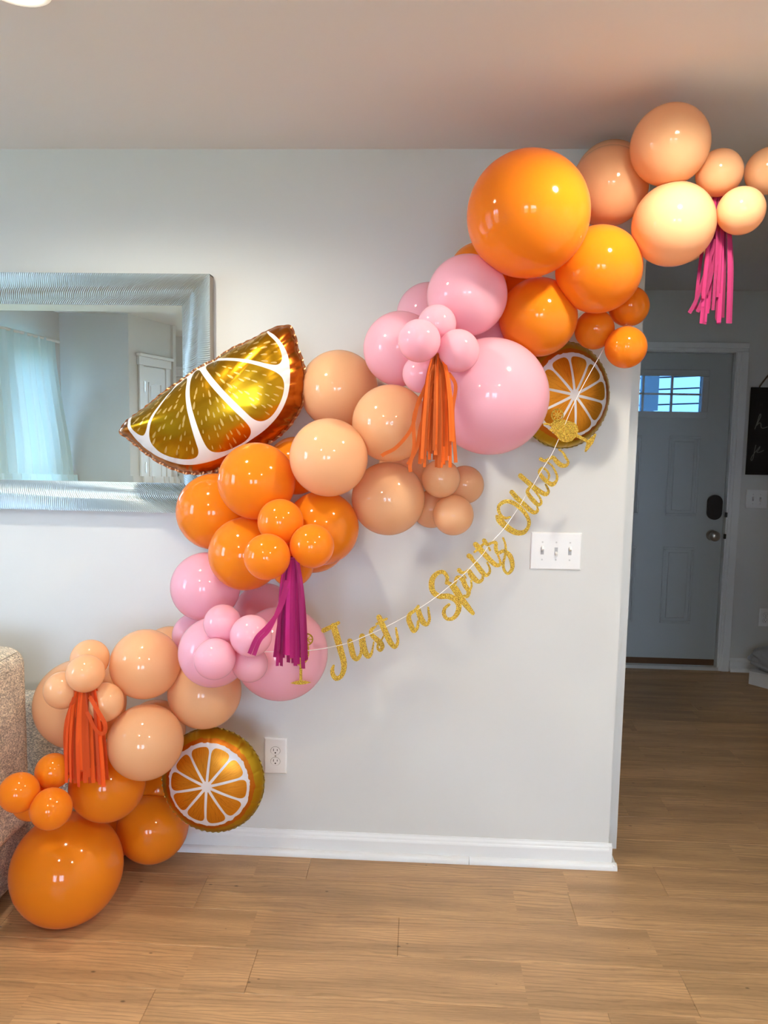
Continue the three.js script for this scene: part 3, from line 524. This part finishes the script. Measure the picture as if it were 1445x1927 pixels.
{ // half-wheel citrus wedge
  const SC = 3200, W = 2048, Hh = 1100, ox = 340, oy = 60;      // canvas pixels per unit: x mm + ox
  const tr = (g) => g.setTransform(W / 680, 0, 0, W / 680, ox * W / 680, oy * W / 680);
  const OUT = parse('-320 -2 , -281 -19 , -232 -22 , -188 -26 , -146 -31 , -105 -34 , -64 -34 , -15 -38 , 20 -38 , 58 -33 , 101 -37 , 141 -35 , 188 -29 , 237 -27 , 283 -20 , 316 -1 , 314 32 , 302 68 , 293 116 , 275 155 , 251 190 , 221 226 , 187 245 , 159 258 , 117 268 , 69 272 , 3 271 , -65 266 , -113 260 , -165 243 , -203 220 , -234 187 , -264 144 , -282 106 , -294 76 , -307 38 , -318 14');
  const PITH = parse('-267 -60 , -267 -16 , -280 9 , -279 60 , -263 109 , -234 154 , -190 200 , -126 230 , -57 243 , 26 242 , 100 238 , 164 217 , 209 184 , 245 137 , 270 83 , 275 42 , 268 4 , 252 -20 , 252 -60');
  const SEG = ['-252 -60 , -252 -15 , -263 -1 , -268 26 , -255 55 , -237 60 , -196 28 , -136 -1 , -75 -24 , -75 -60', '-69 -25 , -127 0 , -189 33 , -230 68 , -240 98 , -226 141 , -180 184 , -141 204 , -117 195 , -106 162 , -82 86 , -57 21 , -30 -31', '-14 -32 , -46 28 , -67 95 , -86 174 , -88 207 , -70 224 , -35 234 , 24 238 , 54 226 , 62 201 , 47 142 , 29 63 , 17 1 , 10 -30', '27 -32 , 39 14 , 55 88 , 73 158 , 83 199 , 104 216 , 141 213 , 187 186 , 221 147 , 222 113 , 181 64 , 133 19 , 68 -25', '68 -60 , 68 -32 , 120 -1 , 171 39 , 219 85 , 238 91 , 255 75 , 264 31 , 247 -18 , 247 -60'].map(parse);
  const curve = (g, q) => { const m = q.length; g.beginPath(); g.moveTo((q[0][0] + q[m - 1][0]) / 2, (q[0][1] + q[m - 1][1]) / 2); q.forEach((p, i) => { const b = q[(i + 1) % m]; g.quadraticCurveTo(p[0], p[1], (p[0] + b[0]) / 2, (p[1] + b[1]) / 2); }); g.fill(); };
  const seeds = []; for (let i = 0; i < 900; i++) { const a = hash(i, 1, 77) * Math.PI, r = 36 + 220 * Math.sqrt(hash(i, 2, 77)), x = 35 + Math.cos(a) * r * 1.25, y = -37 + Math.sin(a) * r * 1.05; if (seeds.every((s) => Math.hypot((s[0] - x), (s[1] - y) * 0.6) > 13.5)) seeds.push([x, y, Math.atan2(y + 37, x - 35), 6.5 + 7 * hash(i, 3, 77)]); }
  const drawSeeds = (g, c, ok) => { g.fillStyle = c; for (const [x, y, a, l] of seeds) { if (!ok(g, x, y)) continue; g.save(); g.translate(x, y); g.rotate(a); g.beginPath(); g.moveTo(-l, 0); g.quadraticCurveTo(0, -l * 0.42, l * 0.75, -l * 0.2); g.quadraticCurveTo(l, 0, l * 0.75, l * 0.2); g.quadraticCurveTo(0, l * 0.36, -l, 0); g.fill(); g.restore(); } };
  const inside = (x, y) => SEG.some((q) => { let c = false; for (let i = 0, j = q.length - 1; i < q.length; j = i++) if ((q[i][1] > y) !== (q[j][1] > y) && x < (q[j][0] - q[i][0]) * (y - q[i][1]) / (q[j][1] - q[i][1]) + q[i][0]) c = !c; return c; });
  const paint = (rind, pith, seg, seedC) => (g) => { g.fillStyle = rind; g.fillRect(0, 0, W, Hh); tr(g); g.fillStyle = pith; curve(g, PITH); g.fillStyle = seg; for (const q of SEG) curve(g, q); drawSeeds(g, seedC, (_, x, y) => inside(x, y) && inside(x + 7, y) && inside(x - 7, y)); };
  const map = canvasTex(W, Hh, paint('#b0651f', '#e6e2e2', '#c28c1c', '#d2ab64')), mr = canvasTex(W, Hh, paint('rgb(0,66,245)', 'rgb(0,100,40)', 'rgb(0,62,255)', 'rgb(0,90,190)'), false);
  const out = resample(OUT, 420).map(([x, y]) => [x / 1000, -y / 1000]).reverse(), cx = -0.005, cy = -0.095;
  const uvOf = (x, y) => [((x + cx) * 1000 + ox) / 680, 1 - (-(y + cy) * 1000 + oy) * (W / 680) / Hh];
  const [g, sg] = foil(out.map(([x, y]) => [x - cx, y - cy]), 0.098, uvOf, (u) => Math.pow(Math.abs(Math.sin(u * Math.PI * 34)), 6), 0.010);
  const t = thing('foil_balloon', 'gold foil balloon shaped like a citrus wedge in front of the mirror', 'foil balloon', [-0.689, 1.6715, 0.2]);
  t.rotation.z = THREE.MathUtils.degToRad(31.56);
  const b = mesh('body', g, foilMat(map, mr), t), s = mesh('seam', sg, std({ color: rgb(0.35, 0.14, 0.06), metalness: 0.9, roughness: 0.3 }), t);
  b.position.set(cx, cy, 0); s.position.set(cx, cy, 0);
}
{ // round orange-slice discs
  const W = 1024, R = 0.168;
  const wob = (a, s) => 1 + 0.03 * (vnoise(Math.cos(a) * 8 + 20, Math.sin(a) * 8 + 20, s) - 0.5) + 0.02 * (vnoise(Math.cos(a) * 22 + 40, Math.sin(a) * 22 + 40, s + 1) - 0.5);
  const paint = (rim, ringC, pith, seg, vein) => (g) => {
    g.fillStyle = rim; g.fillRect(0, 0, W, W); g.translate(W / 2, W / 2);
    const blob = (r, c, s) => { g.fillStyle = c; g.beginPath(); for (let i = 0; i <= 360; i++) { const a = i * Math.PI / 180, q = r * wob(a, s); i ? g.lineTo(Math.cos(a) * q, Math.sin(a) * q) : g.moveTo(Math.cos(a) * q, Math.sin(a) * q); } g.fill(); };
    blob(W * 0.43, ringC, 90); blob(W * 0.39, pith, 4);
    for (let k = 0; k < 10; k++) {
      const a0 = (k * 36 + 9) * Math.PI / 180, half = 15.6 * Math.PI / 180, r1 = W * (0.352 + 0.012 * hash(k, 1, 6));
      g.save(); g.rotate(a0); g.fillStyle = seg; g.beginPath(); g.moveTo(W * 0.055, -W * 0.004); g.quadraticCurveTo(W * 0.04, 0, W * 0.055, W * 0.004);
      g.lineTo(Math.cos(half) * r1 * 0.84, Math.sin(half) * r1 * 0.86); g.quadraticCurveTo(Math.cos(half * 0.97) * r1 * 0.985, Math.sin(half) * r1 * 0.98, Math.cos(half * 0.6) * r1, Math.sin(half * 0.6) * r1);
      g.quadraticCurveTo(r1 * 1.025, 0, Math.cos(half * 0.6) * r1, -Math.sin(half * 0.6) * r1); g.quadraticCurveTo(Math.cos(half * 0.97) * r1 * 0.985, -Math.sin(half) * r1 * 0.98, Math.cos(half) * r1 * 0.84, -Math.sin(half) * r1 * 0.86); g.closePath(); g.fill();
      if (vein) { g.clip(); g.strokeStyle = vein; for (let i = 0; i < 34; i++) { g.lineWidth = 1 + 2 * hash(i, k, 3); const a = (hash(i, k, 1) - 0.5) * 2 * half, ra = W * (0.05 + 0.27 * hash(i, k, 2)), l = W * (0.05 + 0.06 * hash(i, k, 4)), b = a + (hash(i, k, 5) - 0.5) * 0.16; g.beginPath(); g.moveTo(Math.cos(a) * ra, Math.sin(a) * ra); g.lineTo(Math.cos(b) * (ra + l), Math.sin(b) * (ra + l)); g.stroke(); } }
      g.restore();
    }
    g.fillStyle = pith; g.beginPath(); g.arc(0, 0, W * 0.05, 0, 7); g.fill();
  };
  const map = canvasTex(W, W, paint('#b48c1a', '#bf6a14', '#d6d0d2', '#d08218', 'rgba(150,80,10,0.42)')), mr = canvasTex(W, W, paint('rgb(0,92,205)', 'rgb(0,92,195)', 'rgb(0,100,50)', 'rgb(0,84,175)', null), false);
  const mat = foilMat(map, mr), out = []; for (let i = 0; i < 400; i++) { const a = i / 400 * 2 * Math.PI; out.push([Math.cos(a) * R, Math.sin(a) * R]); }
  const [g, sg] = foil(out, 0.062, (x, y) => [x / R / 2.02 + 0.5, y / R / 2.02 + 0.5], (u) => Math.pow(Math.abs(Math.sin(u * Math.PI * 19)), 24) * 0.8, 0.005), seam = std({ color: rgb(0.3, 0.22, 0.05), metalness: 0.9, roughness: 0.3 });
  const t = thing('foil_balloon', 'round orange-slice foil balloon near the floor beside the outlet', 'foil balloon', [-0.651, 0.3905, 0.27], 'orange slice foil discs');
  mesh('body', g, mat, t); mesh('seam', sg, seam, t); t.rotation.set(-0.08, -0.05, 0.1);
  const c = t.clone(); c.name = numbered('foil_balloon'); scene.add(c); c.position.set(0.452, 1.645, 0.1); c.rotation.set(0.02, 0.38, 0.3); c.scale.setScalar(1.0);
  tag(c, 'round orange-slice foil balloon at the wall corner behind the biggest pink balloon', 'foil balloon', 'orange slice foil discs');
}
// ---------- glitter banner ----------
const glitterC = dataTex(512, 512, (x, y) => { const cx = Math.floor((x + 3 * vnoise(x / 6, y / 6, 2)) / 5), cy = Math.floor((y + 3 * vnoise(x / 6, y / 6, 9)) / 5), k = hash(cx, cy, 3), b = k < 0.25 ? 0.6 : k < 0.7 ? 0.9 : 1.2; return [255 * b, 196 * b, 80 * b]; }, true);
const glitterN = dataTex(512, 512, (x, y) => { const cx = Math.floor((x + 3 * vnoise(x / 6, y / 6, 2)) / 5), cy = Math.floor((y + 3 * vnoise(x / 6, y / 6, 9)) / 5); return [128 + 96 * (hash(cx, cy, 5) - 0.5) * 2, 128 + 96 * (hash(cx, cy, 6) - 0.5) * 2, 200]; });
const glitter = std({ map: glitterC, normalMap: glitterN, metalness: 0.5, roughness: 0.42 });
const LETTERS = [
  ['J', '-283 -70 13 , -262 -61 12 , -238 -49 9', '-253 -58 17 , -243 -94 18 , -234 -128 17 , -225 -165 16 , -226 -188 14 , -236 -207 12 , -249 -211 13 , -258 -199 12 , -259 -185 10 , -255 -174 6'],
  ['u', '-207 -102 15 , -203 -120 16 , -195 -148 15 , -186 -157 12 , -175 -146 9 , -173 -129 6', '-170 -89 16 , -168 -113 19 , -159 -140 17 , -150 -151 12 , -141 -142 8 , -137 -126 5 , -134 -108 4'],
  ['s', '-129 -59 4 , -141 -68 10 , -144 -79 11 , -130 -96 14 , -114 -111 15 , -108 -123 12 , -114 -134 9 , -122 -128 7 , -121 -116 7 , -112 -103 5 , -103 -87 4'],
  ['t', '-118 -33 15 , -110 -53 16 , -98 -82 16 , -85 -110 15 , -73 -122 11 , -64 -108 8 , -66 -83 7 , -68 -66 5', '-126 -53 7 , -109 -44 7 , -95 -38 6'],
  ['a', '-2 0 8 , -14 -14 9 , -27 -22 11 , -31 -37 14 , -22 -60 15 , -12 -77 13 , -2 -68 9 , 0 -48 8', '-2 -12 15 , 6 -34 16 , 18 -54 15 , 29 -60 10 , 36 -45 8 , 33 -24 7 , 30 -6 5'],
  ['S', '83 69 9 , 84 87 10 , 72 103 11 , 56 101 12 , 41 84 15 , 38 64 16 , 44 41 15 , 63 28 15 , 90 28 16 , 112 18 16 , 124 0 15 , 121 -24 14 , 107 -42 11 , 90 -43 10 , 80 -28 11 , 82 -10 9 , 94 2 8'],
  ['p', '93 67 10 , 110 51 19 , 131 20 18 , 152 -6 16 , 169 -26 11', '111 67 9 , 118 85 10 , 133 79 13 , 143 59 14 , 154 41 12 , 149 26 10 , 140 28 7', '154 39 8 , 162 57 6 , 160 75 5'],
  ['r', '121 108 12 , 128 101 10 , 140 101 6 , 152 106 10 , 159 94 15 , 172 79 15 , 186 70 11 , 196 77 9 , 197 90 6', '137 93 5 , 143 83 6'],
  ['i', '152 150 14 , 157 147 13 , 165 137 10 , 177 123 13 , 193 102 14 , 208 90 10 , 218 99 8 , 218 112 6 , 210 129 5'],
  ['t', '174 185 15 , 186 172 16 , 202 153 15 , 220 133 14 , 236 121 12 , 247 124 9 , 246 139 6 , 238 160 5', '169 162 6 , 184 173 8 , 199 187 7'],
  ['z', '197 197 12 , 208 185 10 , 222 190 7 , 234 190 10 , 235 173 11 , 242 158 10 , 261 164 10 , 281 149 14 , 290 125 13 , 289 106 11 , 277 94 8 , 265 105 8 , 261 125 8 , 265 146 7 , 267 168 7 , 264 188 6 , 257 204 6', '213 175 6 , 217 167 6'],
  ['O', '276 268 6 , 264 264 8 , 251 269 9 , 241 283 9 , 238 300 9 , 249 314 11 , 264 318 11 , 286 311 12 , 307 296 12 , 325 277 11 , 337 254 10 , 335 235 10 , 324 220 14 , 304 218 16 , 284 226 17 , 262 242 18 , 245 258 18 , 236 269 9'],
  ['l', '281 343 13 , 298 325 14 , 322 305 13 , 339 290 13 , 354 282 11 , 363 288 8 , 361 299 5'],
  ['d', '334 357 8 , 327 347 10 , 334 333 12 , 349 317 13 , 363 306 11 , 373 311 8 , 371 323 7 , 358 341 6 , 343 357 6', '304 393 14 , 328 374 14 , 351 357 14 , 373 344 13 , 389 338 12 , 398 346 8 , 393 360 6 , 388 367 5'],
  ['e', '394 384 5 , 396 396 7 , 387 411 6 , 374 417 7 , 364 407 9 , 372 391 12 , 389 376 12 , 406 368 13 , 420 378 8 , 423 392 7 , 415 412 6 , 405 426 5 , 392 434 5'],
  ['r', '368 444 10 , 379 439 8 , 391 443 8 , 405 450 10 , 419 437 13 , 435 426 13 , 449 426 10 , 455 436 7 , 446 450 7 , 436 465 6 , 423 474 5'],];
{
  const b = thing('banner', 'gold glitter script banner reading Just a Spritz Older strung on white twine', 'banner', [0, 1, 0.352]);
  b.rotation.y = Math.atan(0.222);
  LETTERS.forEach(([ch, ...strokes], i) => {
    const q = strokes.map((s) => parse(s).map((p) => p.map((v) => v / 1000))), all = q.flat(), cx = all.reduce((a, p) => a + p[0], 0) / all.length, cy = all.reduce((a, p) => a + p[1], 0) / all.length;
    const m = mesh('letter', merge(q.map((s, k) => strokeGeo(s.map(([x, y, w]) => [x - cx, y - cy, w * 1.1]), 0.0012, k * 0.00012))), glitter, b);
    m.position.set(cx, cy, (i % 2) * 0.0016); m.rotation.set('Jt'.includes(ch) ? -0.3 : ch === 'O' ? 0.25 : 'ar'.includes(ch) ? 0.1 : rr(-0.15, 0.1), ch === 'O' ? -0.1 : rr(-0.16, 0.16), 0);
  });
  const tw = parse('-458 -126 , -361 -128 , -298 -125 , -247 -115 , -208 -106 , -147 -82 , -95 -61 , -44 -33 , -3 -10 , 54 28 , 99 62 , 136 94 , 167 126 , 194 155 , 217 185 , 253 227 , 275 257 , 305 302 , 328 338 , 345 364 , 365 401 , 399 456 , 415 486 , 471 625 , 556 786');
  mesh('twine', tube(tw.map(([x, y], i) => [x / 1000, y / 1000, i < 23 && i % 4 === 2 ? -0.002 : 0.0034]), 0.0011, 200, 8), std({ color: rgb(0.88, 0.86, 0.84), roughness: 0.8 }), b);
  const ringOf = (x, y, r, w) => { const l = [new THREE.RingGeometry(r - w, r, 40).translate(x, y, 0.0007)]; const s = []; for (let k = 0; k < 8; k++) s.push(strokeGeo([[x + Math.cos(k * 0.785) * r * 0.15, y + Math.sin(k * 0.785) * r * 0.15, w * 0.8], [x + Math.cos(k * 0.785) * (r - w * 0.5), y + Math.sin(k * 0.785) * (r - w * 0.5), w * 0.8]], 0.0012)); for (let k = 0; k < 24; k++) { const a = k * Math.PI / 12, e = a + Math.PI / 12; s.push(strokeGeo([[x + Math.cos(a) * (r - w / 2), y + Math.sin(a) * (r - w / 2), w], [x + Math.cos(e) * (r - w / 2), y + Math.sin(e) * (r - w / 2), w]], 0.0012)); } return s; };
  const px = (s) => parse(s).map((p) => p.map((v) => v / 1000));
  mesh('goblet', merge([plate(px('391 532 , 397 538 , 398 552 , 405 561 , 415 566 , 425 565 , 438 564 , 457 559 , 472 555 , 480 546 , 485 533 , 481 521 , 475 510 , 464 500 , 449 496 , 434 498 , 424 504 , 414 515 , 405 524'), 0.0012), plate(px('540 525 , 543 520 , 534 495 , 512 467 , 507 469 , 514 501'), 0.0012), strokeGeo([[0.474, 0.519, 0.011], [0.496, 0.51, 0.009], [0.52, 0.498, 0.011]], 0.0012, 0.0001), strokeGeo([[0.375, 0.55, 0.006], [0.402, 0.549, 0.006]], 0.0012, 0.0001), ...ringOf(0.415, 0.577, 0.020, 0.0042)]), glitter, b);
  mesh('goblet', merge([plate([[-0.382, -0.2245], [-0.366, -0.219], [-0.352, -0.217], [-0.336, -0.219], [-0.32, -0.2245], [-0.336, -0.2285], [-0.351, -0.23], [-0.366, -0.2285]], 0.0012), strokeGeo([[-0.351, -0.22, 0.009], [-0.351, -0.195, 0.008], [-0.351, -0.172, 0.009]], 0.0012, 0.0001), plate([[-0.359, -0.171], [-0.343, -0.171], [-0.332, -0.158], [-0.327, -0.14], [-0.327, -0.12], [-0.332, -0.1], [-0.38, -0.1], [-0.387, -0.12], [-0.386, -0.14], [-0.377, -0.158]], 0.0012), ...ringOf(-0.334, -0.094, 0.019, 0.0042)]), glitter, b).position.z = 0.0;
}
// ---------- tissue tassels ----------
function tassel(label, p, color, len, top, bottom, n, w, strays, lean = 0) {
  const t = thing('tassel', label, 'tassel', p, 'tissue paper tassels of the garland');
  const tints = [0.72, 0.9, 1.1, 1.35].map((k) => phys({ color: rgb(...color.map((c) => Math.min(0.95, c * k))), transmission: 0.3, roughness: 1, side: THREE.DoubleSide }));
  const ribbon = (pts, ww, tw0, tw1) => {
    const c = new THREE.CatmullRomCurve3(pts.map((q) => new THREE.Vector3(...q)));
    return grid(2, 24, (u, v) => { const q = c.getPoint(v), d = c.getTangent(v), a = lerp(tw0, tw1, v), side = new THREE.Vector3(-d.y, d.x, 0).normalize().multiplyScalar(-1), o = (u - 0.5) * ww; return [q.x + side.x * o * Math.cos(a), q.y + side.y * o * Math.cos(a), q.z + o * Math.sin(a) + 0.0008 * Math.abs(u - 0.5)]; });
  };
  for (let i = 0; i < n; i++) {
    const u = (i * 0.618034) % 1 - 0.5, dz = ((i * 0.7548) % 1 - 0.5), L = len * (1.02 - 0.26 * Math.pow(rnd(), 1.6)), x0 = u * top, x1 = u * bottom + rr(-0.004, 0.004) + lean;
    mesh('strip', ribbon([[x0, 0, dz * 0.012], [lerp(x0, x1, 0.45) + rr(-0.002, 0.002), -L * 0.2, dz * 0.03 + 0.006], [lerp(x0, x1, 0.8), -L * 0.55, dz * 0.045 + 0.01], [x1, -L, dz * 0.05 + 0.008]], w * rr(0.7, 1.05), rr(-1.1, 1.1), rr(-0.5, 0.5)), tints[Math.floor(rnd() * 4)], t);
  }
  for (const s of strays) mesh('strip', ribbon(parse(s).map((q) => [q[0] / 1000, q[1] / 1000, (q[2] ?? 14) / 1000]), w * 0.95, 0.25, 0.1), tints[1], t);
  mesh('binding', new THREE.TorusGeometry(top * 0.5, 0.003, 8, 20).rotateX(Math.PI / 2).scale(1, 1, 0.6), tints[0], t);
}
tassel('magenta tissue tassel hanging at the upper right from the highest peach cluster', [0.795, 2.177, 0.40], [0.44, 0.022, 0.14], 0.34, 0.02, 0.078, 30, 0.0115, ['-6 -120 , -30 -215 , -52 -290 , -66 -318', '4 -100 , -18 -240 , -44 -315', '24 -60 , 40 -180 , 46 -345']);
tassel('bright orange tissue tassel in front of the upper pink cluster', [0.036, 1.728, 0.515], [0.72, 0.13, 0.006], 0.30, 0.024, 0.088, 36, 0.0105, ['-6 -30 , -40 -110 , -60 -170 , -58 -250 , -68 -303 , -66 -318 ', '-8 -70 , -46 -120 , -66 -200 , -110 -255 , -138 -270 , -146 -276', '-14 -120 , -40 -190 , -52 -255 , -74 -298', '30 -50 , 49 -80 , 44 -150 , 56 -290'], 0.004);
tassel('purple magenta tissue tassel hanging from the middle orange cluster over the goblet', [-0.354, 1.165, 0.528], [0.47, 0.008, 0.16], 0.30, 0.03, 0.085, 38, 0.0115, ['-8 -80 24 , -24 -135 50 , -52 -175 82 , -76 -200 98 , -98 -248 96', '-10 -60 20 , -30 -140 52 , -48 -185 84 , -68 -208 98 , -86 -252 95', '-8 -70 , -30 -170 , -44 -280'], 0.004);
tassel('red orange tissue tassel at the lower left under small peach balloons', [-0.958, 0.772, 0.51], [0.80, 0.09, 0.002], 0.285, 0.062, 0.112, 44, 0.0125, ['28 -20 30 , 52 -50 42 , 76 -100 40 , 68 -125 36 , 52 -118 40 , 24 -60 42', '-24 -30 , -50 -110 , -54 -200 , -50 -260'], 0.006);

renderer.render(scene, camera);
